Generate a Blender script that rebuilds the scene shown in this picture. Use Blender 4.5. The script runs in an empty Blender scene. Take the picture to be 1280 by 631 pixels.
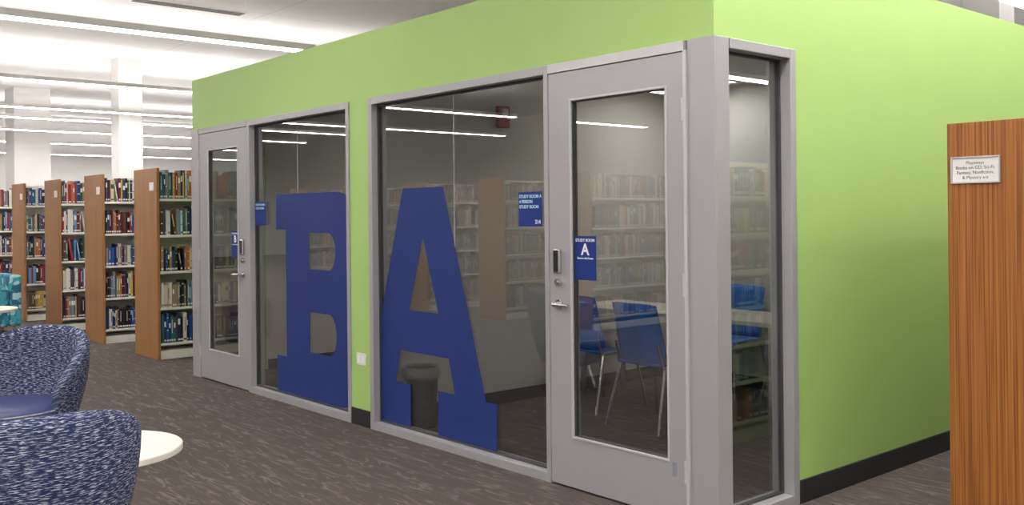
import bpy, math, random
from mathutils import Matrix, Vector
C = bpy.context.scene.collection
PI = math.pi
random.seed(11)

# ------------------------------------------------------------------ materials
def new_mat(name):
    m = bpy.data.materials.new(name); m.use_nodes = True
    nt = m.node_tree; b = nt.nodes['Principled BSDF']
    return m, nt, b
def plain(name, col, rough=.5, metal=0., noise=.0, nscale=30., spec=.5, bump=0.):
    m, nt, b = new_mat(name)
    b.inputs['Roughness'].default_value = rough
    b.inputs['Metallic'].default_value = metal
    b.inputs['Specular IOR Level'].default_value = spec
    tc = nt.nodes.new('ShaderNodeTexCoord'); n = nt.nodes.new('ShaderNodeTexNoise')
    n.inputs['Scale'].default_value = nscale; n.inputs['Detail'].default_value = 3
    nt.links.new(tc.outputs['Object'], n.inputs['Vector'])
    r = nt.nodes.new('ShaderNodeValToRGB')
    r.color_ramp.elements[0].position = .3; r.color_ramp.elements[1].position = .7
    r.color_ramp.elements[0].color = [c*(1-noise) for c in col] + [1]
    r.color_ramp.elements[1].color = [min(1, c*(1+noise)) for c in col] + [1]
    nt.links.new(n.outputs['Fac'], r.inputs['Fac']); nt.links.new(r.outputs['Color'], b.inputs['Base Color'])
    if bump:
        bp = nt.nodes.new('ShaderNodeBump'); bp.inputs['Strength'].default_value = bump; bp.inputs['Distance'].default_value = .002
        nt.links.new(n.outputs['Fac'], bp.inputs['Height']); nt.links.new(bp.outputs['Normal'], b.inputs['Normal'])
    return m
def wood(name, c0, c1, c2, rough=.42, fr=90):
    m, nt, b = new_mat(name); b.inputs['Roughness'].default_value = rough
    tc = nt.nodes.new('ShaderNodeTexCoord'); mp = nt.nodes.new('ShaderNodeMapping')
    mp.inputs['Scale'].default_value = (fr, fr, .9)
    n = nt.nodes.new('ShaderNodeTexNoise'); n.inputs['Scale'].default_value = 1.6; n.inputs['Detail'].default_value = 6
    n.inputs['Distortion'].default_value = .1
    r = nt.nodes.new('ShaderNodeValToRGB')
    e = r.color_ramp.elements; e[0].position = .34; e[0].color = c0+(1,); e[1].position = .68; e[1].color = c2+(1,)
    k = e.new(.5); k.color = c1+(1,)
    nt.links.new(tc.outputs['Object'], mp.inputs['Vector']); nt.links.new(mp.outputs['Vector'], n.inputs['Vector'])
    nt.links.new(n.outputs['Fac'], r.inputs['Fac']); nt.links.new(r.outputs['Color'], b.inputs['Base Color'])
    return m
def emis(name, col, s):
    m, nt, b = new_mat(name)
    b.inputs['Base Color'].default_value = col+(1,)
    b.inputs['Emission Color'].default_value = col+(1,); b.inputs['Emission Strength'].default_value = s
    return m
def glass_mat(name, tint, f0):
    m = bpy.data.materials.new(name); m.use_nodes = True; nt = m.node_tree; nt.nodes.clear()
    N = nt.nodes.new; L = nt.links.new
    out = N('ShaderNodeOutputMaterial'); mix = N('ShaderNodeMixShader'); tr = N('ShaderNodeBsdfTransparent'); gl = N('ShaderNodeBsdfGlossy')
    tr.inputs['Color'].default_value = tint+(1,); gl.inputs['Roughness'].default_value = .0; gl.inputs['Color'].default_value = (1, 1, 1, 1)
    g = N('ShaderNodeNewGeometry'); d = N('ShaderNodeVectorMath'); d.operation = 'DOT_PRODUCT'
    L(g.outputs['Normal'], d.inputs[0]); L(g.outputs['Incoming'], d.inputs[1])
    a = N('ShaderNodeMath'); a.operation = 'ABSOLUTE'; L(d.outputs['Value'], a.inputs[0])
    s = N('ShaderNodeMath'); s.operation = 'SUBTRACT'; s.inputs[0].default_value = 1; L(a.outputs[0], s.inputs[1])
    p = N('ShaderNodeMath'); p.operation = 'POWER'; p.inputs[1].default_value = 5; L(s.outputs[0], p.inputs[0])
    q = N('ShaderNodeMath'); q.operation = 'MULTIPLY_ADD'; q.inputs[1].default_value = 1-f0; q.inputs[2].default_value = f0; L(p.outputs[0], q.inputs[0])
    L(q.outputs[0], mix.inputs['Fac']); L(tr.outputs[0], mix.inputs[1]); L(gl.outputs[0], mix.inputs[2]); L(mix.outputs[0], out.inputs['Surface'])
    return m
def carpet_mat():
    m, nt, b = new_mat('carpet_weave'); N = nt.nodes.new; L = nt.links.new
    b.inputs['Roughness'].default_value = .95; b.inputs['Specular IOR Level'].default_value = .15
    tc = N('ShaderNodeTexCoord')
    def streaks(rot, sc, seed, lo, hi):
        mp = N('ShaderNodeMapping'); mp.inputs['Rotation'].default_value = (0, 0, rot); mp.inputs['Scale'].default_value = sc
        mp.inputs['Location'].default_value = (seed, seed*2, 0)
        w = N('ShaderNodeTexNoise'); w.inputs['Scale'].default_value = 1; w.inputs['Detail'].default_value = 1.5; w.inputs['Distortion'].default_value = .25
        L(tc.outputs['Object'], mp.inputs['Vector']); L(mp.outputs['Vector'], w.inputs['Vector'])
        s = N('ShaderNodeMath'); s.operation = 'SUBTRACT'; s.inputs[1].default_value = .5; L(w.outputs['Fac'], s.inputs[0])
        a = N('ShaderNodeMath'); a.operation = 'ABSOLUTE'; L(s.outputs[0], a.inputs[0])
        r = N('ShaderNodeMapRange'); r.inputs['From Min'].default_value = lo; r.inputs['From Max'].default_value = hi
        r.inputs['To Min'].default_value = 1; r.inputs['To Max'].default_value = 0; L(a.outputs[0], r.inputs['Value'])
        k = N('ShaderNodeTexNoise'); k.inputs['Scale'].default_value = 1.5; k.inputs['Detail'].default_value = 2
        L(mp.outputs['Vector'], k.inputs['Vector'])
        r2 = N('ShaderNodeMapRange'); r2.inputs['From Min'].default_value = .45; r2.inputs['From Max'].default_value = .60; L(k.outputs['Fac'], r2.inputs['Value'])
        mu = N('ShaderNodeMath'); mu.operation = 'MULTIPLY'; L(r.outputs[0], mu.inputs[0]); L(r2.outputs[0], mu.inputs[1])
        return mu
    a = streaks(.5, (1.8, 13, 1), 3.3, .003, .026); c = streaks(-.6, (2.0, 14, 1), 9.1, .003, .025); e = streaks(1.3, (2.0, 14, 1), 17.7, .003, .025)
    m1 = N('ShaderNodeMath'); m1.operation = 'MAXIMUM'; L(a.outputs[0], m1.inputs[0]); L(c.outputs[0], m1.inputs[1])
    m2 = N('ShaderNodeMath'); m2.operation = 'MAXIMUM'; L(m1.outputs[0], m2.inputs[0]); L(e.outputs[0], m2.inputs[1])
    n = N('ShaderNodeTexNoise'); n.inputs['Scale'].default_value = 160; n.inputs['Detail'].default_value = 2; L(tc.outputs['Object'], n.inputs['Vector'])
    r = N('ShaderNodeValToRGB'); r.color_ramp.elements[0].position = .3; r.color_ramp.elements[1].position = .7
    r.color_ramp.elements[0].color = (.062, .050, .046, 1); r.color_ramp.elements[1].color = (.108, .089, .083, 1)
    L(n.outputs['Fac'], r.inputs['Fac'])
    mx = N('ShaderNodeMixRGB'); mx.inputs['Color2'].default_value = (.26, .23, .22, 1)
    sc = N('ShaderNodeMath'); sc.operation = 'MULTIPLY'; sc.inputs[1].default_value = .42; L(m2.outputs[0], sc.inputs[0])
    L(sc.outputs[0], mx.inputs['Fac']); L(r.outputs['Color'], mx.inputs['Color1']); L(mx.outputs[0], b.inputs['Base Color'])
    return m
def tweed_mat(name, dark, light):
    m, nt, b = new_mat(name); N = nt.nodes.new; L = nt.links.new
    b.inputs['Roughness'].default_value = .9; b.inputs['Specular IOR Level'].default_value = .2
    uv = N('ShaderNodeUVMap')
    mp = N('ShaderNodeMapping'); mp.inputs['Scale'].default_value = (32, 330, 1); mp.inputs['Rotation'].default_value = (0, 0, .02)
    n = N('ShaderNodeTexNoise'); n.inputs['Scale'].default_value = 1; n.inputs['Detail'].default_value = 2.5; n.inputs['Roughness'].default_value = .6
    L(uv.outputs[0], mp.inputs['Vector']); L(mp.outputs[0], n.inputs['Vector'])
    r = N('ShaderNodeValToRGB'); r.color_ramp.elements[0].position = .53; r.color_ramp.elements[1].position = .63
    r.color_ramp.elements[0].color = dark+(1,); r.color_ramp.elements[1].color = light+(1,)
    L(n.outputs['Fac'], r.inputs['Fac']); L(r.outputs[0], b.inputs['Base Color'])
    bp = N('ShaderNodeBump'); bp.inputs['Strength'].default_value = .4; bp.inputs['Distance'].default_value = .003
    L(n.outputs['Fac'], bp.inputs['Height']); L(bp.outputs[0], b.inputs['Normal'])
    return m
def check_mat():
    m, nt, b = new_mat('teal_block_fabric'); N = nt.nodes.new; L = nt.links.new
    b.inputs['Roughness'].default_value = .9
    tc = N('ShaderNodeTexCoord'); v = N('ShaderNodeTexVoronoi'); v.distance = 'CHEBYCHEV'; v.inputs['Scale'].default_value = 16
    r = N('ShaderNodeValToRGB'); r.color_ramp.interpolation = 'CONSTANT'
    e = r.color_ramp.elements; e[0].color = (.02, .12, .2, 1); e[1].position = .35; e[1].color = (.05, .33, .38, 1)
    k = e.new(.6); k.color = (.35, .55, .6, 1); k = e.new(.75); k.color = (.03, .2, .33, 1)
    L(tc.outputs['Object'], v.inputs['Vector']); L(v.outputs['Color'], r.inputs['Fac']); L(r.outputs[0], b.inputs['Base Color'])
    return m
def ceiling_mat():
    m, nt, b = new_mat('ceiling_tile'); N = nt.nodes.new; L = nt.links.new
    b.inputs['Roughness'].default_value = .9
    tc = N('ShaderNodeTexCoord'); br = N('ShaderNodeTexBrick'); br.offset = 0
    br.inputs['Scale'].default_value = 1; br.inputs['Brick Width'].default_value = 3.6; br.inputs['Row Height'].default_value = 3.6
    br.inputs['Mortar Size'].default_value = .008
    br.inputs['Color1'].default_value = (.83, .82, .815, 1); br.inputs['Color2'].default_value = (.85, .84, .835, 1); br.inputs['Mortar'].default_value = (.6, .6, .6, 1)
    L(tc.outputs['Object'], br.inputs['Vector']); L(br.outputs['Color'], b.inputs['Base Color'])
    return m

GREEN = plain('green_paint', (.37, .555, .165), .55, noise=.012, nscale=3)
WHITE = plain('white_paint', (.76, .75, .74), .7, noise=.01, nscale=2)
INWALL = plain('room_wall_paint', (.66, .64, .60), .7, noise=.02, nscale=2)
CEIL = ceiling_mat(); CARPET = carpet_mat()
BASEB = plain('black_rubber_base', (.018, .018, .02), .5, noise=.1)
ALU = plain('satin_aluminium', (.385, .378, .392), .42, .25, noise=.008, nscale=8)
ALU2 = plain('aluminium_bead', (.54, .53, .545), .4, .2, noise=.01)
GASKET = plain('dark_gasket', (.05, .05, .055), .5, noise=.1)
GLASS = glass_mat('clear_glass', (.885, .90, .895), .125)
BLUE = plain('blue_vinyl', (.014, .032, .17), .6, noise=.02, spec=.3)
SIGNBLUE = plain('sign_blue', (.008, .03, .20), .5, noise=.03, spec=.3)
CYAN = plain('sign_cyan_ink', (.45, .75, .88), .5); INKW = plain('white_ink', (.85, .86, .88), .5); INKG = plain('dark_grey_ink', (.12, .12, .13), .5)
CHROME = plain('brushed_chrome', (.65, .65, .66), .22, 1., noise=.03)
BLACKP = plain('black_plastic', (.015, .015, .016), .3, noise=.1)
REDP = plain('red_alarm_plastic', (.35, .02, .02), .4, noise=.03)
WOOD1 = wood('end_panel_laminate', (.24, .110, .036), (.32, .150, .052), (.39, .188, .070))
WOOD2 = wood('near_panel_laminate', (.16, .052, .010), (.31, .112, .022), (.41, .16, .035), fr=120)
STEEL = plain('cream_shelf_steel', (.78, .76, .70), .45, noise=.02)
PAPER = plain('white_placard', (.78, .77, .74), .5, noise=.02)
PAGES = plain('page_edges', (.66, .60, .48), .8, noise=.08, nscale=200)
LIGHT = emis('lit_diffuser', (1., .965, .92), 26.)
UPLIGHT = emis('lit_upper_diffuser', (1., .965, .925), 21.)
ROOMFILL = emis('room_fill_diffuser', (1., .95, .88), 12.)  # glow of the fill lights added inside the study rooms
HOUSING = plain('white_housing', (.90, .89, .88), .5, noise=.02)
TWEED = tweed_mat('navy_tweed', (.020, .030, .090), (.52, .55, .62))
VINYL = plain('navy_vinyl', (.040, .050, .15), .38, noise=.08)
PIPING = plain('grey_piping', (.35, .36, .42), .6)
TABLEW = plain('cream_laminate', (.72, .69, .62), .35, noise=.03, nscale=6)
TEAL = check_mat(); PURPLE = plain('plum_fabric', (.09, .02, .07), .85, noise=.15, nscale=80)
CHAIRBLUE = plain('blue_shell_plastic', (.015, .15, .60), .45, noise=.05)
BINM = plain('dark_bin_plastic', (.025, .025, .03), .5, noise=.1); LINER = plain('grey_bin_liner', (.22, .23, .24), .35, noise=.2, nscale=40)

PAL = [('navy', (.012, .03, .12)), ('red', (.30, .02, .02)), ('black', (.012, .012, .014)), ('white', (.68, .66, .62)),
       ('teal', (.015, .13, .16)), ('dark green', (.02, .08, .04)), ('tan', (.34, .23, .12)), ('maroon', (.12, .012, .022)),
       ('sky blue', (.10, .28, .50)), ('grey', (.2, .2, .21)), ('yellow', (.58, .40, .06)), ('brown', (.10, .05, .025)),
       ('orange', (.5, .16, .03)), ('cream', (.6, .53, .38)), ('purple', (.09, .04, .16)), ('royal blue', (.02, .08, .34))]
PW = [13, 8, 18, 11, 5, 5, 6, 6, 5, 8, 3, 8, 4, 7, 3, 7]
BM = [plain('cover_'+n.replace(' ', '_'), c, .4, noise=.08, nscale=60) for n, c in PAL]

# ------------------------------------------------------------------ mesh builder
class MB:
    def __init__(s): s.v = []; s.f = []; s.m = []; s.uv = {}
    def box(s, x0, x1, y0, y1, z0, z1, mi=0):
        b = len(s.v)
        s.v += [(x0, y0, z0), (x1, y0, z0), (x1, y1, z0), (x0, y1, z0), (x0, y0, z1), (x1, y0, z1), (x1, y1, z1), (x0, y1, z1)]
        for q in ((0, 3, 2, 1), (4, 5, 6, 7), (0, 1, 5, 4), (1, 2, 6, 5), (2, 3, 7, 6), (3, 0, 4, 7)):
            s.f.append([b+i for i in q]); s.m.append(mi)
        return s
    def cyl(s, p0, p1, r0, r1=None, n=12, mi=0):
        r1 = r0 if r1 is None else r1
        p0 = Vector(p0); p1 = Vector(p1); d = (p1-p0).normalized()
        a = Vector((0, 0, 1)) if abs(d.z) < .9 else Vector((1, 0, 0))
        u = d.cross(a).normalized(); w = d.cross(u).normalized(); b = len(s.v)
        for p, r in ((p0, r0), (p1, r1)):
            for i in range(n):
                t = 2*PI*i/n; s.v.append(tuple(p+u*r*math.cos(t)+w*r*math.sin(t)))
        for i in range(n):
            j = (i+1) % n; s.f.append([b+i, b+j, b+n+j, b+n+i]); s.m.append(mi)
        s.f.append([b+i for i in range(n)][::-1]); s.m.append(mi); s.f.append([b+n+i for i in range(n)]); s.m.append(mi)
        return s
    def tube(s, pts, r, n=8, mi=0):
        for a, b in zip(pts, pts[1:]): s.cyl(a, b, r, r, n, mi)
        return s
    def lathe(s, cx, cy, prof, n=40, mi=0, sx=1, sy=1):
        b = len(s.v)
        for r, z in prof:
            for i in range(n):
                t = 2*PI*i/n; s.v.append((cx+r*sx*math.cos(t), cy+r*sy*math.sin(t), z))
        for k in range(len(prof)-1):
            for i in range(n):
                j = (i+1) % n; s.f.append([b+k*n+i, b+k*n+j, b+(k+1)*n+j, b+(k+1)*n+i]); s.m.append(mi)
        s.f.append([b+i for i in range(n)][::-1]); s.m.append(mi)
        s.f.append([b+(len(prof)-1)*n+i for i in range(n)]); s.m.append(mi)
        return s
    def mesh(s, name, mats, smooth=False):
        me = bpy.data.meshes.new(name); me.from_pydata(s.v, [], s.f); me.update()
        for m in mats: me.materials.append(m)
        for p, k in zip(me.polygons, s.m): p.material_index = k; p.use_smooth = smooth
        return me
ABS = set()
def link(name, me, parent=None):
    o = bpy.data.objects.new(name, me); C.objects.link(o)
    if parent:
        o.parent = parent
        if parent.name in ABS: o.matrix_parent_inverse = Matrix.Translation(-parent.location)
    return o
def obj(name, mb, mats, parent=None, smooth=False, bevel=0, auto=False):
    if not isinstance(mats, (list, tuple)): mats = [mats]
    o = link(name, mb.mesh(name, mats, smooth), parent)
    if bevel:
        b = o.modifiers.new('bevel', 'BEVEL'); b.width = bevel; b.segments = 2; b.limit_method = 'ANGLE'
    return o
def tag(o, label=None, cat=None, group=None, kind=None):
    if label: o['label'] = label
    if cat: o['category'] = cat
    if group: o['group'] = group
    if kind: o['kind'] = kind
    return o
def thing(name, label, cat, loc=(0, 0, 0), rotz=0, group=None, absolute=True):
    o = bpy.data.objects.new(name, None); C.objects.link(o); o.location = loc; o.rotation_euler = (0, 0, rotz)
    o.empty_display_size = .1
    if absolute: ABS.add(o.name)
    return tag(o, label, cat, group)
def struct(name, mb, mats, **k):
    o = obj(name, mb, mats, **k); o['kind'] = 'structure'; return o
def sroot(name, loc):
    o = bpy.data.objects.new(name, None); C.objects.link(o); o.location = loc; o.empty_display_size = .1; ABS.add(o.name); o['kind'] = 'structure'; return o
def bake_curve(cu, M):
    t = bpy.data.objects.new('tmp', cu); C.objects.link(t); bpy.context.view_layer.update()
    me = bpy.data.meshes.new_from_object(t.evaluated_get(bpy.context.evaluated_depsgraph_get()))
    bpy.data.objects.remove(t); me.transform(M); return me
def text_mesh(lines, M_plane, mat, bold=.0):
    """lines: (text, size, x, z, align)"""
    vs = []; fs = []
    for tx, size, x, z, al in lines:
        cu = bpy.data.curves.new('txt', 'FONT'); cu.body = tx; cu.size = size; cu.align_x = al; cu.offset = bold*size; cu.extrude = .0004
        cu.resolution_u = 3
        me = bake_curve(cu, Matrix.Translation((x, 0, z)) @ Matrix.Rotation(PI/2, 4, 'X'))
        b = len(vs); vs += [tuple(v.co) for v in me.vertices]; fs += [[b+i for i in p.vertices] for p in me.polygons]
    me = bpy.data.meshes.new('lettering'); me.from_pydata(vs, [], fs); me.transform(M_plane); me.materials.append(mat); me.update()
    return me
def poly_mesh(polys, ext, M, mat):
    cu = bpy.data.curves.new('poly', 'CURVE'); cu.dimensions = '2D'; cu.fill_mode = 'BOTH'; cu.extrude = ext
    for P in polys:
        sp = cu.splines.new('POLY'); sp.points.add(len(P)-1); sp.use_cyclic_u = True
        for k, (x, z) in enumerate(P): sp.points[k].co = (x, z, 0, 1)
    me = bake_curve(cu, M @ Matrix.Rotation(PI/2, 4, 'X')); me.materials.clear(); me.materials.append(mat); return me
def clip(P, xlim, keep):      # keep=+1 keeps x>=xlim
    out = []
    for a, b in zip(P, P[1:]+P[:1]):
        ia = (a[0]-xlim)*keep >= 0; ib = (b[0]-xlim)*keep >= 0
        if ia: out.append(a)
        if ia != ib:
            t = (xlim-a[0])/(b[0]-a[0]); out.append((xlim, a[1]+t*(b[1]-a[1])))
    return out

# ------------------------------------------------------------------ key dimensions (metres; camera stands at the origin)
FY = 3.656            # face of the study-room front
RX = -2.787           # face of its right side
LX = -8.90            # its left end
BY = 9.0              # its back
HT = 2.33; TOP = 2.80
XW, XE, YS, YN, HC = -35., 9., -14., 24., 4.8

# ------------------------------------------------------------------ hall shell
struct('floor', MB().box(XW, XE, YS, YN, -.1, 0), CARPET)
struct('ceiling', MB().box(XW, XE, YS, YN, HC, HC+.1), CEIL)
struct('wall_west', MB().box(XW-.1, XW, YS, YN, 0, HC), WHITE)
struct('wall_east', MB().box(XE, XE+.1, YS, YN, 0, HC), WHITE)
struct('wall_south', MB().box(XW, XE, YS-.1, YS, 0, HC), WHITE)
struct('wall_north', MB().box(XW, XE, YN, YN+.1, 0, HC), WHITE)
struct('trim_6', MB().box(XE-.01, XE, 17.5, 24., 1.9, 4.6), plain('blue_daylight_tint', (.05, .25, .62), .6, noise=.02))  # added blue panel out of view, mirrored as a daylight tint in the corner glass

# ------------------------------------------------------------------ study room block
T = .14
w = MB(); w.box(LX, RX, FY, FY+T, HT, TOP); w.box(-6.05, -5.79, FY, FY+T, 0, HT); struct('wall_front', w, GREEN)
w = MB(); w.box(RX-T, RX, FY+T, 4.315, HT, TOP); w.box(RX-T, RX, 4.315, BY, 0, TOP); struct('wall_right', w, GREEN)
w = MB(); w.box(LX, LX+T, FY+T, 4.315, HT, TOP); w.box(LX, LX+T, 4.315, BY, 0, TOP); struct('wall_left', w, GREEN)
struct('wall_back', MB().box(LX+T, RX-T, 6.9, 7.04, 0, TOP-.1), INWALL)
struct('wall_divider', MB().box(-5.99, -5.85, FY+T, 6.9, 0, 2.6), INWALL)
w = MB(); w.box(RX-T-.02, RX-T, 4.33, 6.9, 0, 2.6); struct('wall_inner_right', w, INWALL)
w = MB(); w.box(LX+T, LX+T+.02, 4.33, 6.9, 0, 2.6); struct('wall_inner_left', w, INWALL)
w = MB(); w.box(LX+T, RX-T, FY+T, 6.9, 2.6, 2.7); struct('ceiling_study_rooms', w, INWALL)
# baseboards
struct('baseboard_right', MB().box(RX, RX+.012, 4.32, BY, 0, .12), BASEB, bevel=.003)
struct('baseboard_front', MB().box(-6.045, -5.795, FY-.012, FY, 0, .12), BASEB, bevel=.003)
w = MB(); w.box(-5.85, -5.838, FY+T, 6.9, 0, .1); struct('baseboard_inner_left', w, BASEB)
w = MB(); w.box(-5.838, RX-T-.02, 6.888, 6.9, 0, .1); struct('baseboard_inner_back', w, BASEB)
w = MB(); w.box(LX+T+.02, LX+T+.032, 4.33, 6.888, 0, .1); struct('baseboard_inner_room', w, BASEB)

F0 = FY-.012; F1 = FY+.115      # frame depth
def front_window(name, x0, x1, joint, a_left, a_right):
    r = sroot(name, ((x0+x1)/2, FY, 0))
    f = MB(); z1 = HT
    f.box(x0, x0+a_left, F0, F1, 0, z1); f.box(x1-a_right, x1, F0, F1, 0, z1)
    f.box(x0+a_left, x1-a_right, F0, F1, z1-.05, z1); f.box(x0+a_left, x1-a_right, F0, F1, 0, .055)
    obj('window_frame', f, ALU, r, bevel=.003)
    g = MB(); xa = x0+a_left; xb = x1-a_right; yy = FY+.05
    g.box(xa, xa+.012, yy-.012, yy+.022, .055, z1-.05); g.box(xb-.012, xb, yy-.012, yy+.022, .055, z1-.05)
    g.box(xa+.012, xb-.012, yy-.012, yy+.022, z1-.062, z1-.05); g.box(xa+.012, xb-.012, yy-.012, yy+.022, .055, .067)
    obj('gasket', g, GASKET, r)
    obj('glass_pane', MB().box(xa+.012, joint-.002, yy, yy+.008, .067, z1-.062), GLASS, r)
    obj('glass_pane', MB().box(joint+.002, xb-.012, yy, yy+.008, .067, z1-.062), GLASS, r)
    obj('glass_joint', MB().box(joint-.002, joint+.002, yy-.001, yy+.009, .067, z1-.062), ALU2, r)
    return r
front_window('window_1', -5.79, -3.925, -4.87, .05, .035)
front_window('window_2', -7.72, -6.05, -6.93, .05, .04)

def side_window(name, xf, sgn):
    r = sroot(name, (xf, 4.05, 0))
    xa, xb = sorted((xf+sgn*.012, xf-sgn*.115)); ya, yb = FY+.11, 4.315
    f = MB(); f.box(xa, xb, yb-.05, yb, 0, HT); f.box(xa, xb, ya, yb-.05, HT-.05, HT); f.box(xa, xb, ya, yb-.05, 0, .055)
    obj('window_frame', f, ALU, r, bevel=.003)
    xg = xf-sgn*.06; g = MB()
    g.box(xg-.012, xg+.012, ya, ya+.015, .055, HT-.05); g.box(xg-.012, xg+.012, yb-.065, yb-.05, .055, HT-.05)
    g.box(xg-.012, xg+.012, ya+.015, yb-.065, HT-.062, HT-.05); g.box(xg-.012, xg+.012, ya+.015, yb-.065, .055, .067)
    obj('gasket', g, GASKET, r)
    obj('glass_pane', MB().box(xg-.004, xg+.004, ya+.015, yb-.065, .067, HT-.062), GLASS, r)
side_window('window_3', RX, 1); side_window('window_4', LX, -1)

# corner posts: a wide post with a shadow reveal down each face
p = MB(); p.box(-2.945, RX+.004, F0+.008, FY+.108, 0, HT); p.box(-2.925, RX+.012, F0, F0+.010, 0, HT); p.box(RX+.002, RX+.012, F0+.010, FY+.095, 0, HT)
struct('trim_1', p, ALU, bevel=.002)
p = MB(); p.box(LX-.012, LX+.15, F0, FY+.108, 0, HT); struct('trim_2', p, ALU, bevel=.004)

def door(name, x0, x1, gx0, gx1, hx, hs):
    r = sroot(name, ((x0+x1)/2, FY, 0))
    f = MB(); f.box(x0, x1, F0, F1, HT-.05, HT)
    f.box(x1-.0, x1+.018, F0-.006, F1-.002, 0, HT-.05) if hs > 0 else f.box(x0-.02, x0, F0, F1-.002, 0, HT-.05)
    f.box(x0, x1, FY+.05, F1, HT-.065, HT-.05)
    obj('door_frame', f, ALU2 if hs > 0 else ALU, r, bevel=.002)
    a, b = x0+.004, x1-.006; y0, y1 = F0+.004, F0+.049; z0, z1 = .012, HT-.055; g0, g1 = .28, 2.125
    l = MB(); l.box(a, gx0, y0, y1, z0, z1); l.box(gx1, b, y0, y1, z0, z1); l.box(gx0, gx1, y0, y1, z0, g0); l.box(gx0, gx1, y0, y1, g1, z1)
    leaf = obj('door_leaf', l, ALU, r)
    d = MB(); k = .012
    for (u0, u1, v0, v1) in ((gx0, gx0+k, g0, g1), (gx1-k, gx1, g0, g1), (gx0+k, gx1-k, g0, g0+k), (gx0+k, gx1-k, g1-k, g1)):
        d.box(u0, u1, y0-.005, y1+.005, v0, v1)
    obj('glazing_bead', d, ALU2, leaf, bevel=.002)
    d = MB(); k2 = .018
    for (u0, u1, v0, v1) in ((gx0+k, gx0+k2, g0+k, g1-k), (gx1-k2, gx1-k, g0+k, g1-k), (gx0+k2, gx1-k2, g0+k, g0+k2), (gx0+k2, gx1-k2, g1-k2, g1-k)):
        d.box(u0, u1, y0+.006, y1-.006, v0, v1)
    obj('gasket', d, GASKET, leaf)
    obj('glass_pane', MB().box(gx0+k2, gx1-k2, y0+.018, y0+.026, g0+k2, g1-k2), GLASS, leaf)
    h = MB(); h.cyl((hx, y0, 1.005), (hx, y0-.012, 1.005), .028, n=24); h.cyl((hx, y0-.012, 1.005), (hx, y0-.055, 1.005), .011)
    h.tube([(hx, y0-.052, 1.005), (hx+hs*.03, y0-.056, 1.006), (hx+hs*.115, y0-.052, 1.003)], .0095, 12)
    h.cyl((hx-.03, y0-.001, .99), (hx-.03, y0-.016, .99), .006)
    obj('door_handle', h, CHROME, leaf, smooth=False, bevel=.001)
    c = MB(); c.box(hx-.024, hx+.024, y0-.028, y0, 1.17, 1.31); obj('lock_housing', c, CHROME, leaf, bevel=.01)
    c = MB(); c.box(hx-.016, hx+.016, y0-.033, y0-.028, 1.185, 1.30); obj('card_reader', c, BLACKP, leaf, bevel=.004)
    c = MB(); c.cyl((hx, y0, 1.125), (hx, y0-.02, 1.125), .024, .02, 24); c.cyl((hx, y0-.02, 1.125), (hx, y0-.024, 1.125), .01); obj('deadbolt', c, CHROME, leaf)
    for zz in (.25, 1.15, 2.0):
        xx = b-.002 if hs > 0 else a-.006
        obj('hinge', MB().cyl((xx+.002, y0-.006, zz-.055), (xx+.002, y0-.006, zz+.055), .007), ALU2, leaf)
    return leaf
dA = door('door_1', -3.925, -2.963, -3.755, -3.07, -3.845, 1)
dB = door('door_2', -8.73, -7.722, -8.54, -7.90, -7.80, -1)
obj('sticker', MB().box(-3.055, -3.03, F0+.002, F0+.004, .215, .285), [plain('grey_sticker', (.25, .27, .33), .4)], dA)

# ------------------------------------------------------------------ giant letters on the glass
GYL = FY+.046
cx = -5.215
def sym(p): return [(cx+x, .07+z) for x, z in p]
Aout = [(-.755, 0), (-.157, 0), (-.157, .285), (-.338, .285), (-.275, .51), (.275, .51), (.338, .285), (.157, .285), (.157, 0), (.755, 0), (.755, .285), (.65, .285), (.228, 1.615), (-.228, 1.615), (-.65, .285), (-.755, .285)]
Ah = [(-.167, .79), (0, 1.29), (.167, .79)]
me = poly_mesh([clip(sym(Aout), -5.724, 1), sym(Ah)], .0008, Matrix.Translation((0, GYL, 0)), BLUE)
o = link('letter_decal', me); tag(o, 'giant dark blue slab-serif capital A stuck on the larger window beside the near door', 'letter')
def arc(cx_, cz, rx, rz, a0, a1, n=14):
    return [(cx_+rx*math.cos(a0+(a1-a0)*i/n), cz+rz*math.sin(a0+(a1-a0)*i/n)) for i in range(n+1)]
zb, zt = .07, 1.685
B0 = [(-7.207, zb), (-6.30, zb)] + arc(-6.25, .50, .47, .43, -PI/2, PI/3)[1:] + arc(-6.28, 1.31, .45, .375, -PI/3, PI/2) + [(-7.207, zt), (-7.207, zt-.29), (-7.044, zt-.29), (-7.044, zb+.29), (-7.207, zb+.29)]
Bh1 = [(-6.664, 1.085), (-6.37, 1.085)] + arc(-6.37, 1.2285, .10, .1435, -PI/2, PI/2) + [(-6.664, 1.372)]
Bh2 = [(-6.664, .436), (-6.37, .436)] + arc(-6.37, .594, .11, .158, -PI/2, PI/2) + [(-6.664, .752)]
S = lambda P: [(x*1.0125, z) for x, z in P]
me = poly_mesh([clip(S(B0), -6.104, -1), S(Bh1), S(Bh2)], .0008, Matrix.Translation((0, GYL, 0)), BLUE)
o = link('letter_decal', me); tag(o, 'giant dark blue slab-serif capital B stuck on the farther window', 'letter')

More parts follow.
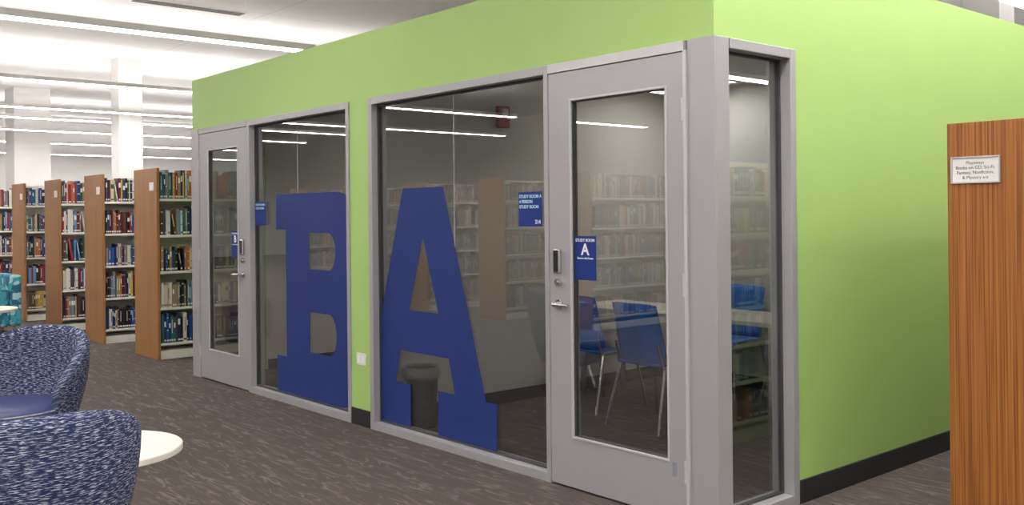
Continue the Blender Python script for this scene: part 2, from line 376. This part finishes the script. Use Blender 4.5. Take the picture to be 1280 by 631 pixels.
# ------------------------------------------------------------------ signs
def sign(label, x0, x1, z0, z1, y, groups, name='room_sign', plate=SIGNBLUE):
    r = thing(name, label, 'sign', ((x0+x1)/2, y, z0))
    obj('sign_plate', MB().box(x0, x1, y-.004, y, z0, z1), plate, r, bevel=.001)
    for lines, mat, bold in groups:
        me = text_mesh([(t, s, x0+dx, z1-dz, al) for t, s, dx, dz, al in lines], Matrix.Translation((0, y-.0046, 0)), mat, bold)
        link('lettering', me, r)
    return r
sign('square blue sign reading STUDY ROOM A, 214, on the glass left of the near door', -4.244, -4.044, 1.43, 1.63, FY+.049,
     [([('STUDY ROOM A', .0262, .008, .035, 'LEFT'), ('4 PERSON', .0262, .008, .065, 'LEFT'), ('STUDY ROOM', .0262, .008, .095, 'LEFT')], CYAN, .03), ([('214', .032, .192, .184, 'RIGHT')], INKW, .025)])
sign('square blue sign reading STUDY ROOM B, on the far window beside the far door', -7.655, -7.465, 1.43, 1.63, FY+.037,
     [([('STUDY ROOM B', .024, .008, .035, 'LEFT'), ('STUDY ROOM', .024, .008, .065, 'LEFT')], CYAN, .02)])
sign('upright blue STUDY ROOM A notice on the near glass door', -3.735, -3.578, 1.143, 1.38, F0+.0215,
     [([('STUDY ROOM', .0225, .078, .030, 'CENTER'), ('Reserve this Room', .0155, .078, .124, 'CENTER')], INKW, .02), ([('A', .085, .078, .100, 'CENTER')], INKW, .03)])
sign('upright blue STUDY ROOM B notice on the far glass door', -8.07, -7.925, 1.143, 1.38, F0+.0215,
     [([('STUDY ROOM', .0205, .072, .030, 'CENTER'), ('Reserve this Room', .0145, .072, .124, 'CENTER')], INKW, .015), ([('B', .085, .072, .100, 'CENTER')], INKW, .03)])

r = thing('outlet_plate', 'small white double outlet plate low on the green strip between the windows', 'outlet', (-5.915, FY, .43))
obj('cover_plate', MB().box(-5.975, -5.855, FY-.006, FY, .435, .52), PAPER, r, bevel=.002)
for xx in (-5.945, -5.885): obj('socket', MB().box(xx-.018, xx+.018, FY-.009, FY-.006, .452, .503), INKW, r, bevel=.002)
r = thing('fire_alarm', 'small red fire alarm strobe high on the white wall inside study room A', 'alarm', (-5.85, 4.93, 2.20))
obj('alarm_body', MB().box(-5.85, -5.81, 4.87, 4.99, 2.19, 2.36), REDP, r, bevel=.006)
obj('strobe_lens', MB().box(-5.81, -5.795, 4.90, 4.96, 2.28, 2.34), INKW, r, bevel=.005)

# ------------------------------------------------------------------ bookcases
def bookcase(name, label, x0, x1, ya, yb, ht, levels, woodm, front, shelf_sides, group=None, placard=True):
    xm = (x0+x1)/2
    r = thing(name, label, 'bookcase', (xm, (ya+yb)/2, 0), group=group)
    if front < 0: e0, e1, s0, s1 = ya, ya+.03, ya+.03, yb
    else: e0, e1, s0, s1 = yb-.03, yb, ya, yb-.03
    pan = obj('end_panel', MB().box(x0-.01, x1+.01, e0, e1, 0, ht), woodm, r, bevel=.003)
    m = MB(); m.box(xm-.012, xm+.012, s0, s1, .02, ht-.03); obj('back_panel', m, STEEL, r)
    obj('base', MB().box(x0+.01, x1-.01, s0, s1, 0, .09), STEEL, r, bevel=.003)
    L = s1-s0; n = max(1, round(L/.92)); ups = [s0+L*i/n for i in range(n+1)]
    for u in ups[:3] if front < 0 else ups[-3:]:
        u = min(max(u, s0+.012), s1-.012)
        obj('upright', MB().box(x0+.10, x1-.10, u-.012, u+.012, .09, ht-.03), STEEL, r)
    for z in levels:
        for sd in shelf_sides:
            m = MB()
            if sd > 0: m.box(xm+.012, x1, s0, s1, z-.018, z); m.box(x1-.004, x1+.003, s0, s1, z-.022, z+.004)
            else: m.box(x0, xm-.012, s0, s1, z-.018, z); m.box(x0-.003, x0+.004, s0, s1, z-.022, z+.004)
            obj('shelf', m, STEEL, r)
    if placard and front < 0:
        k = obj('placard', MB().box(x1-.19, x1-.07, e0-.006, e0, ht-.24, ht-.15), PAPER, pan, bevel=.001)
    return r
LV = [.17, .545, .93, 1.315, 1.70]
NX = [-10.78, -12.53, -14.28, -16.03, -17.78]; NW = .66
names = ['nearest double-sided bookcase with orange wood end panel, beside the green study room',
         'second bookcase from the green study room, wood end panel and cream shelves',
         'third bookcase from the green study room, wood end panel and cream shelves',
         'fourth bookcase from the green study room, far left by the teal armchair',
         'fifth bookcase from the green study room, cut off by the left edge of the photo']
for i, x in enumerate(NX):
    bookcase('bookcase', names[i], x, x+NW, 3.76, 8.5, 2.03, LV, WOOD1, -1, (1, -1) if i == 0 else (1,))
SXS = [-7.25, -9.15, -10.95, -12.84, -14.78, -16.7]; SW = .56
for i, x in enumerate(SXS):
    bookcase('bookcase', '%s bookcase across the aisle, seen only as a reflection in the study room glass' % ['nearest', 'second', 'third', 'fourth', 'fifth', 'farthest'][i], x, x+SW, -7., -1.36, 2.03, LV, WOOD1, 1, (1,))
LVE = [.14, .40, .64, .88, 1.12, 1.36, 1.60]
east = bookcase('bookcase', 'media bookcase at the right edge, tall orange wood end panel with small white placard', -1.93, -1.40, 4.18, 8.4, 1.877, LVE, WOOD2, -1, (-1,), placard=False)
sign('small white framed placard listing audiobook genres, on the wood end panel at right', -1.915, -1.721, 1.62, 1.723, 4.18,
     [([('Playaways', .0195, .097, .027, 'CENTER'), ('Books on CD: Sci-Fi,', .0195, .097, .048, 'CENTER'), ('Fantasy, Nonfiction,', .0195, .097, .069, 'CENTER'), ('& Mystery a-z', .0195, .097, .090, 'CENTER')], INKG, .0)],
     name='shelf_sign', plate=PAPER)
f = MB()
for (a, b, c, d) in ((-1.921, -1.915, 1.614, 1.729), (-1.721, -1.715, 1.614, 1.729), (-1.915, -1.721, 1.614, 1.62), (-1.915, -1.721, 1.723, 1.729)): f.box(a, b, 4.171, 4.18, c, d)
obj('sign_frame', f, ALU2, bpy.data.objects['shelf_sign'], bevel=.001)

# ------------------------------------------------------------------ books
TH = [.012, .017, .022, .029, .038]; HH = [.22, .24, .262, .285, .31]
cache = {}
def book_geo(m, t, h, d, cols, sgn=1, x=0, y=0, z=0, style=0):
    cv, pg, bd = cols
    def bx(a0, a1, b0, b1, c0, c1, k):
        X0, X1 = sorted((x+sgn*a0, x+sgn*a1)); m.box(X0, X1, y+b0, y+b1, z+c0, z+c1, k)
    bx(-d, 0, -t/2, -t/2+.0022, 0, h, cv); bx(-d, 0, t/2-.0022, t/2, 0, h, cv)
    bx(-.004, .003, -t/2+.0022, t/2-.0022, 0, h, cv)
    bx(-d+.006, -.004, -t/2+.0022, t/2-.0022, .004, h-.005, pg)
    if style != 4: bx(.003, .0036, -t/2+.003, t/2-.003, .018, .036, bd)
    if style == 0: bx(.003, .0036, -t/2+.003, t/2-.003, h*.60, h*.80, bd)
    elif style == 1:
        bx(.003, .0036, -t/2+.004, t/2-.004, h*.42, h*.45, bd); bx(.003, .0036, -t/2+.004, t/2-.004, h*.85, h*.88, bd)
    elif style == 2: bx(.003, .0036, -.003, .003, h*.35, h*.86, bd)
def book_mesh(ti, hi, ci, st):
    k = (ti, hi, ci, st)
    if k not in cache:
        m = MB(); book_geo(m, TH[ti], HH[hi], .16, (0, 1, 2), style=st)
        cache[k] = m.mesh('book', [BM[ci], PAGES, PAPER if ci not in (3, 13) else BM[(ci*5+st) % 12]])
    return cache[k]
ORD = ['first', 'second', 'third', 'fourth', 'fifth', 'sixth', 'seventh', 'eighth', 'ninth', 'tenth', 'eleventh', 'twelfth', 'thirteenth', 'fourteenth', 'fifteenth', 'sixteenth', 'seventeenth', 'eighteenth', 'nineteenth', 'twentieth'] 
def ordn(n):
    n += 1
    if n <= 20: return ORD[n-1]
    t, u = divmod(n, 10)
    if u == 0: return {3: 'thirtieth', 4: 'fortieth', 5: 'fiftieth', 6: 'sixtieth', 7: 'seventieth'}[t]
    return {2: 'twenty', 3: 'thirty', 4: 'forty', 5: 'fifty', 6: 'sixty', 7: 'seventy'}[t]+'-'+ORD[u-1]
HN = ['short', 'small', 'mid-height', 'tall', 'oversized']
LEVN = ['bottom shelf', 'second lowest shelf', 'middle shelf', 'second highest shelf', 'top shelf']
CASEN = ['nearest bookcase', 'second bookcase', 'third bookcase', 'fourth bookcase']
def row(y0, y1):
    y = y0; out = []; base = random.choice([1, 2, 3, 3]) 
    while y < y1-.04:
        ti = random.choices(range(5), [14, 27, 30, 19, 10])[0]; hi = min(4, max(0, base+random.choice([-1, 0, 0, 1])))
        ci = random.choices(range(16), PW)[0]
        if random.random() < .18 and out: ci, hi = out[-1][3], out[-1][2]
        lean = 0
        if random.random() < .02 and out:
            lean = .16; y += HH[hi]*math.sin(lean)
        out.append((y+TH[ti]/2, ti, hi, ci, random.randrange(5), lean)); y += TH[ti]+.001
    return out
XSET = .012
nb = 0
YEND = [4.40, 4.17, 4.13]
for ci_, x in enumerate(NX[:3]):
    for li, z in enumerate(LV):
        for bi, (y, ti, hi, ci, st, lean) in enumerate(row(3.807, YEND[ci_])):
            o = bpy.data.objects.new('book', book_mesh(ti, hi, ci, st)); C.objects.link(o)
            o.location = (x+NW-XSET-random.random()*.012, y, z+.001)
            if lean: o.rotation_euler = (lean, 0, 0); o.location.z += TH[ti]/2*math.sin(lean)
            nb += 1
            tag(o, '%s %s book, %s from the end panel, %s of the %s' % (HN[hi], PAL[ci][0], ordn(bi), LEVN[li], CASEN[ci_]), 'book', 'books on the %s of the %s' % (LEVN[li], CASEN[ci_]))
def fill(rest, xface, sgn, y0, y1, levels, hm=1.):
    for z in levels:
        for (y, ti, hi, ci, st, lean) in row(y0, y1):
            book_geo(rest, TH[ti], HH[hi]*hm, .16, (ci, 16, 17 if ci not in (3, 13) else (ci*5+st) % 12), sgn, xface-sgn*XSET, y, z, st)
def stuff(label, jobs):
    m = MB()
    for j in jobs: fill(m, *j)
    o = obj('books', m, BM+[PAGES, PAPER]); tag(o, label, 'books', kind='stuff')
stuff('rows of coloured books deeper along the left bookcases and on the farthest left ones',
      [(x+NW, 1, y0+.01, 6.2 if i == 0 else 4.8, LV) for i, (x, y0) in enumerate(zip(NX, YEND+[3.793, 3.793]))])
stuff('rows of coloured books across the aisle, mirrored in the study room glass', [(x+SW, 1, -5.5, -1.42, LV) for x in SXS])
stuff('media cases and books on the media bookcase behind the right wood panel', [(-1.93, -1, 4.25, 7.6, LVE, .7)])

# ------------------------------------------------------------------ pendant linear lights
def pendant(x, y0, y1, label, w=.2, z=3.6, H=.07):
    r = thing('pendant_light', label, 'light', (x, (y0+y1)/2, z), group=None)
    h = MB(); h.box(x-w/2-.01, x-w/2, y0, y1, z, z+H); h.box(x+w/2, x+w/2+.01, y0, y1, z, z+H)
    h.box(x-w/2, x+w/2, y0, y0+.02, z, z+H); h.box(x-w/2, x+w/2, y1-.02, y1, z, z+H); h.box(x-w/2, x+w/2, y0+.02, y1-.02, z+.032, z+H-.03)
    obj('housing', h, HOUSING, r)
    obj('diffuser', MB().box(x-w/2, x+w/2, y0+.02, y1-.02, z-.008, z+.025), LIGHT, r)
    obj('upper_diffuser', MB().box(x-w/2, x+w/2, y0+.02, y1-.02, z+H-.025, z+H-.008), UPLIGHT, r)
    k = MB()
    for yy in (y0+.4, y1-.9): k.cyl((x, yy, z+H-.01), (x, yy, HC), .0012, n=6)
    obj('cable', k, HOUSING, r)
wn = ['closest to the green wall top', 'second from the front, above the bookcases', 'third from the front', 'fourth from the front', 'fifth from the front', 'farthest back', 'added to brighten the far white wall']  # the last one is an added lamp that lifts the dark far wall
for i, x in enumerate([-10.96, -15.7, -19.6, -21.6, -24.6, -28.5, -33.3]):
    pendant(x, [-6., -6.2, -9.2, -6., -6., -6., 2.][i], 6.08 if i == 0 else 16., 'long white linear pendant light, '+wn[i], w=.14 if i else .17, H=.08 if i == 0 else .06)
for x, a, b, l in ((-6.3, -6., 2.6, 'linear pendant light above the armchairs, outside the photo'), (-1.95, -9., 9., 'linear pendant light added over the aisle to light the green side wall'),  # the aisle lamp is added for even light on the green side wall
                   (3.4, 12.0, 20., 'far linear pendant light mirrored in the corner window'), (5., -8., 9., 'linear pendant light along the east wall'),
                   (1.5, -9., 6., 'linear pendant light over the aisle right of the camera'), (-15.7, -10.5, -7.4, 'short linear pendant light at the south end, mirrored in the near door'),
                   (-9.0, 10., 20., 'linear pendant light in the hall behind the green study rooms'), (-4., 10., 20., 'second linear pendant light, added to brighten the hall behind the green study rooms')):  # the second lamp here is added to lift a dark patch behind the rooms
    pendant(x, a, b, l)
r = thing('air_vent', 'dark slotted ceiling vent above the nearest pendant light', 'vent', (-14.65, 6.0, HC-.02))
obj('frame', MB().box(-14.80, -14.50, 5.1, 6.9, HC-.012, HC), HOUSING, r)
m = MB()
for i in range(3): m.box(-14.765+i*.085, -14.705+i*.085, 5.13, 6.87, HC-.016, HC-.012)
obj('slot', m, GASKET, r)
for nm, x, y in (('A', -5.1, 6.35), ('B', -7.9, 6.35)):  # added fill lights, out of view, that brighten the room interiors
    r = thing('room_fill_light', 'flat ceiling fill light added inside study room '+nm, 'light', (x, y, 2.59))
    obj('diffuser', MB().box(x-.28, x+.28, y-.28, y+.28, 2.588, 2.594), ROOMFILL, r)
    f = MB(); f.box(x-.3, x+.3, y-.3, y-.28, 2.58, 2.6); f.box(x-.3, x+.3, y+.28, y+.3, 2.58, 2.6); f.box(x-.3, x-.28, y-.28, y+.28, 2.58, 2.6); f.box(x+.28, x+.3, y-.28, y+.28, 2.58, 2.6)
    obj('frame', f, HOUSING, r)

# columns
def col(n, x, y, a): struct('trim_%d' % n, MB().box(x-a/2, x+a/2, y-a/2, y+a/2, 0, HC), WHITE)
col(3, -20.4, 6.98, .48); col(4, -26.5, 6.6, .85); col(5, -5.3, 12.6, .45)

# ------------------------------------------------------------------ upholstered tub armchair
def armchair(label, loc, rotz, scale=1.):
    r = thing('armchair', label, 'armchair', loc, rotz, absolute=False); r.scale = (scale,)*3
    a, b = .39, .37; NU = 48; PH = math.radians(108)
    def sc(z):
        t = max(0, min(1, (z-.2)/.5)); return .70+.30*math.sin(t*PI/2)
    V = []; F = []; UV = []
    prof_n = None
    for i in range(NU+1):
        u = -1+2*i/NU; ph = u*PH; au = abs(u)
        ht = .83-.28*(au**2.4)-(.04*max(0, (au-.90)/.10)**2)
        th = .070-.02*max(0, (au-.9)/.1)**2
        pr = []; zb = .20
        for k in range(9): pr.append((0, zb+(ht-.036-zb)*k/8))
        for k in range(1, 8):
            t = PI*k/8; pr.append((th/2-th/2*math.cos(t), ht-.036+.036*math.sin(t)))
        for k in range(9): pr.append((th, ht-.036+(.32-(ht-.036))*k/8))
        pr.append((th+.03, .24))
        prof_n = len(pr)
        dx, dy = math.sin(ph), -math.cos(ph)
        for off, z in pr:
            s = sc(z); V.append((dx*(a*s-off), dy*(b*s-off), z)); UV.append((ph*.38, z+off*.5))
    for i in range(NU):
        for k in range(prof_n):
            k2 = (k+1) % prof_n
            F.append([i*prof_n+k, (i+1)*prof_n+k, (i+1)*prof_n+k2, i*prof_n+k2])
    F.append([k for k in range(prof_n)]); F.append([NU*prof_n+k for k in range(prof_n)][::-1])
    me = bpy.data.meshes.new('shell'); me.from_pydata(V, [], F); me.update()
    ul = me.uv_layers.new(name='UVMap')
    for l in me.loops: ul.data[l.index].uv = UV[l.vertex_index]
    for p in me.polygons: p.use_smooth = len(p.vertices) == 4
    me.materials.append(TWEED); link('backrest_shell', me, r)
    b0 = MB().lathe(0, .04, [(.20, .18), (.27, .20), (.285, .26), (.285, .32)], 40)
    me = b0.mesh('seat_base', [TWEED], True); ul = me.uv_layers.new(name='UVMap')
    for l in me.loops:
        v = me.vertices[l.vertex_index].co; ul.data[l.index].uv = (math.atan2(v.y, v.x)*.3, v.z+math.hypot(v.x, v.y))
    link('seat_base', me, r)
    cu = obj('seat_cushion', MB().lathe(0, .09, [(.26, .315), (.305, .325), (.318, .355), (.315, .40), (.295, .425), (.23, .44), (.02, .445)], 48, sx=1., sy=1.04), VINYL, r, smooth=True)
    pts = [(.315*math.cos(2*PI*k/48), .09+.328*math.sin(2*PI*k/48), .405) for k in range(49)]
    obj('piping', MB().tube(pts, .005, 6), PIPING, cu, smooth=True)
    for sx in (-1, 1):
        for sy in (-1, 1):
            obj('leg', MB().cyl((sx*.24, .02+sy*.22, 0), (sx*.17, .02+sy*.16, .195), .011, .016, 12), CHROME, r)
    return r
armchair('navy and white tweed tub armchair showing its navy vinyl seat, behind the front one', (-6.15, 1.46, 0), math.radians(218), 1.02)
armchair('navy and white tweed tub armchair turned away, lower left in front of the side table', (-3.74, .90, 0), math.radians(90), 1.03)

def round_table(label, x, y, R, z):
    r = thing('side_table', label, 'table', (x, y, 0))
    obj('tabletop', MB().lathe(x, y, [(R-.012, z-.032), (R, z-.026), (R, z-.004), (R-.004, z)], 72), TABLEW, r)
    obj('pedestal', MB().lathe(x, y, [(.05, .02), (.035, .05), (.03, .1), (.03, z-.06), (.08, z-.04), (.08, z-.032)], 24), CHROME, r, smooth=False)
    obj('base', MB().lathe(x, y, [(.24, 0), (.24, .008), (.2, .014), (.05, .02)], 48), CHROME, r)
round_table('round cream side table beside the front tweed armchair', -4.36, 1.36, .345, .5)
round_table('round cream side table at the far left edge, in front of the teal armchair', -12.05, 2.5, .37, .5)
x, y = -13.98, 2.90
r = thing('armchair', 'teal block-patterned square armchair at the far left edge before the bookcases', 'armchair', (x, y, 0))
obj('seat', MB().box(x-.28, x+.28, y-.3, y+.25, .12, .43), TEAL, r, bevel=.03)
obj('backrest', MB().box(x-.36, x+.36, y+.25, y+.40, .12, .78), TEAL, r, bevel=.03)
for s in (-1, 1): obj('armrest', MB().box(min(x+s*.28, x+s*.38), max(x+s*.28, x+s*.38), y-.3, y+.25, .12, .60), TEAL, r, bevel=.03)
for s in (-1, 1):
    for q in (-.25, .32): obj('leg', MB().cyl((x+s*.3, y+q, 0), (x+s*.3, y+q, .12), .015, .02), CHROME, r)
obj('ottoman', MB().lathe(-11.0, 2.2, [(.20, 0), (.24, .05), (.26, .25), (.25, .46), (.22, .50), (.05, .515)], 36), PURPLE, smooth=True)
tag(bpy.data.objects['ottoman'], 'plum round ottoman at the left edge behind the tweed armchairs', 'ottoman')

# ------------------------------------------------------------------ things inside study room A
def side_chair(label, loc, rotz):
    r = thing('side_chair', label, 'chair', loc, rotz, group=None, absolute=False)   # faces +y
    def panel(fn, nu, nv, th, name):
        m = MB(); n = (nu+1)*(nv+1); top = []; bot = []
        for j in range(nv+1):
            for i in range(nu+1):
                p, q = fn(-1+2*i/nu, j/nv); top.append(p); bot.append(q)
        m.v = top+bot
        for j in range(nv):
            for i in range(nu):
                k = j*(nu+1)+i; m.f += [[k, k+1, k+nu+2, k+nu+1], [n+k, n+k+nu+1, n+k+nu+2, n+k+1]]; m.m += [0, 0]
        loop = [i for i in range(nu+1)] + [j*(nu+1)+nu for j in range(1, nv+1)] + [nv*(nu+1)+i for i in range(nu-1, -1, -1)] + [j*(nu+1) for j in range(nv-1, 0, -1)]
        for a, b in zip(loop, loop[1:]+loop[:1]): m.f.append([a, n+a, n+b, b]); m.m.append(0)
        return obj(name, m, CHAIRBLUE, r, smooth=True)
    def back(u, v):
        wd = .225-.02*v; z = .46+.42*v-(.012*abs(u)**5 if v > .9 else 0)
        y = -.20-.10*v+.05*u*u; return (u*wd, y, z), (u*wd, y-.012, z)
    def seat(u, v):
        wd = .22-.02*(1-v); y = -.21+.44*v; z = .455-.02*(1-u*u)*math.sin(PI*v)-(.03*max(0, v-.8)/.2)
        return (u*wd, y, z), (u*wd, y, z-.012)
    panel(back, 10, 8, .012, 'backrest'); panel(seat, 10, 8, .012, 'seat')
    for s in (-1, 1):
        obj('leg', MB().cyl((s*.20, .16, .44), (s*.25, .24, 0), .011), CHROME, r)
        obj('leg', MB().tube([(s*.21, -.17, .44), (s*.25, -.29, 0)], .011), CHROME, r)
        obj('back_support', MB().tube([(s*.20, .10, .435), (s*.21, -.19, .44), (s*.20, -.235, .60)], .010), CHROME, r)
side_chair('blue plastic side chair with chrome legs, back turned, nearest behind the door glass', (-4.50, 5.24, 0), math.radians(-2))
side_chair('blue plastic side chair half hidden behind the left stile of the near door', (-5.24, 5.42, 0), math.radians(-4))
side_chair('blue plastic side chair on the far side of the study table', (-4.9, 6.55, 0), math.radians(180))
side_chair('blue plastic side chair at the right end, seen through the corner window', (-4.15, 6.55, 0), math.radians(175))
r = thing('study_table', 'long cream topped study table with blue chairs inside study room A', 'table', (-4.7, 5.85, 0))
obj('tabletop', MB().box(-5.78, -3.7, 5.55, 6.2, .715, .745), TABLEW, r, bevel=.004)
for xx in (-5.65, -3.85):
    for yy in (5.62, 6.1): obj('leg', MB().cyl((xx, yy, 0), (xx, yy, .715), .025), CHROME, r)
r = thing('waste_bin', 'dark waste bin with a clear liner, behind the big letter A', 'bin', (-5.63, 3.97, 0))
obj('bucket', MB().lathe(-5.63, 3.97, [(.10, 0), (.105, .01), (.125, .40), (.13, .41)], 32), BINM, r, smooth=False)
obj('liner', MB().lathe(-5.63, 3.97, [(.133, .34), (.136, .37), (.137, .415), (.128, .425), (.12, .40)], 32), LINER, r, smooth=True)

# ------------------------------------------------------------------ world, camera
w = bpy.data.worlds.new('World'); bpy.context.scene.world = w; w.use_nodes = True
w.node_tree.nodes['Background'].inputs['Color'].default_value = (.8, .85, 1, 1); w.node_tree.nodes['Background'].inputs['Strength'].default_value = .3
cam = bpy.data.cameras.new('camera'); co = bpy.data.objects.new('camera', cam); C.objects.link(co)
cam.sensor_width = 36; cam.sensor_fit = 'HORIZONTAL'; cam.lens = 1200/1280*36; cam.shift_y = -47.5/1280; cam.clip_end = 200
co.matrix_world = Matrix.Translation((0, 0, 1.5)) @ Matrix.Rotation(math.radians(49.3), 4, 'Z') @ Matrix.Rotation(PI/2, 4, 'X') @ Matrix.Rotation(-.0100, 4, 'Z')
bpy.context.scene.camera = co
bpy.context.scene.view_settings.view_transform = 'Standard'
bpy.context.scene.view_settings.exposure = 0.05
print('individual books', nb)
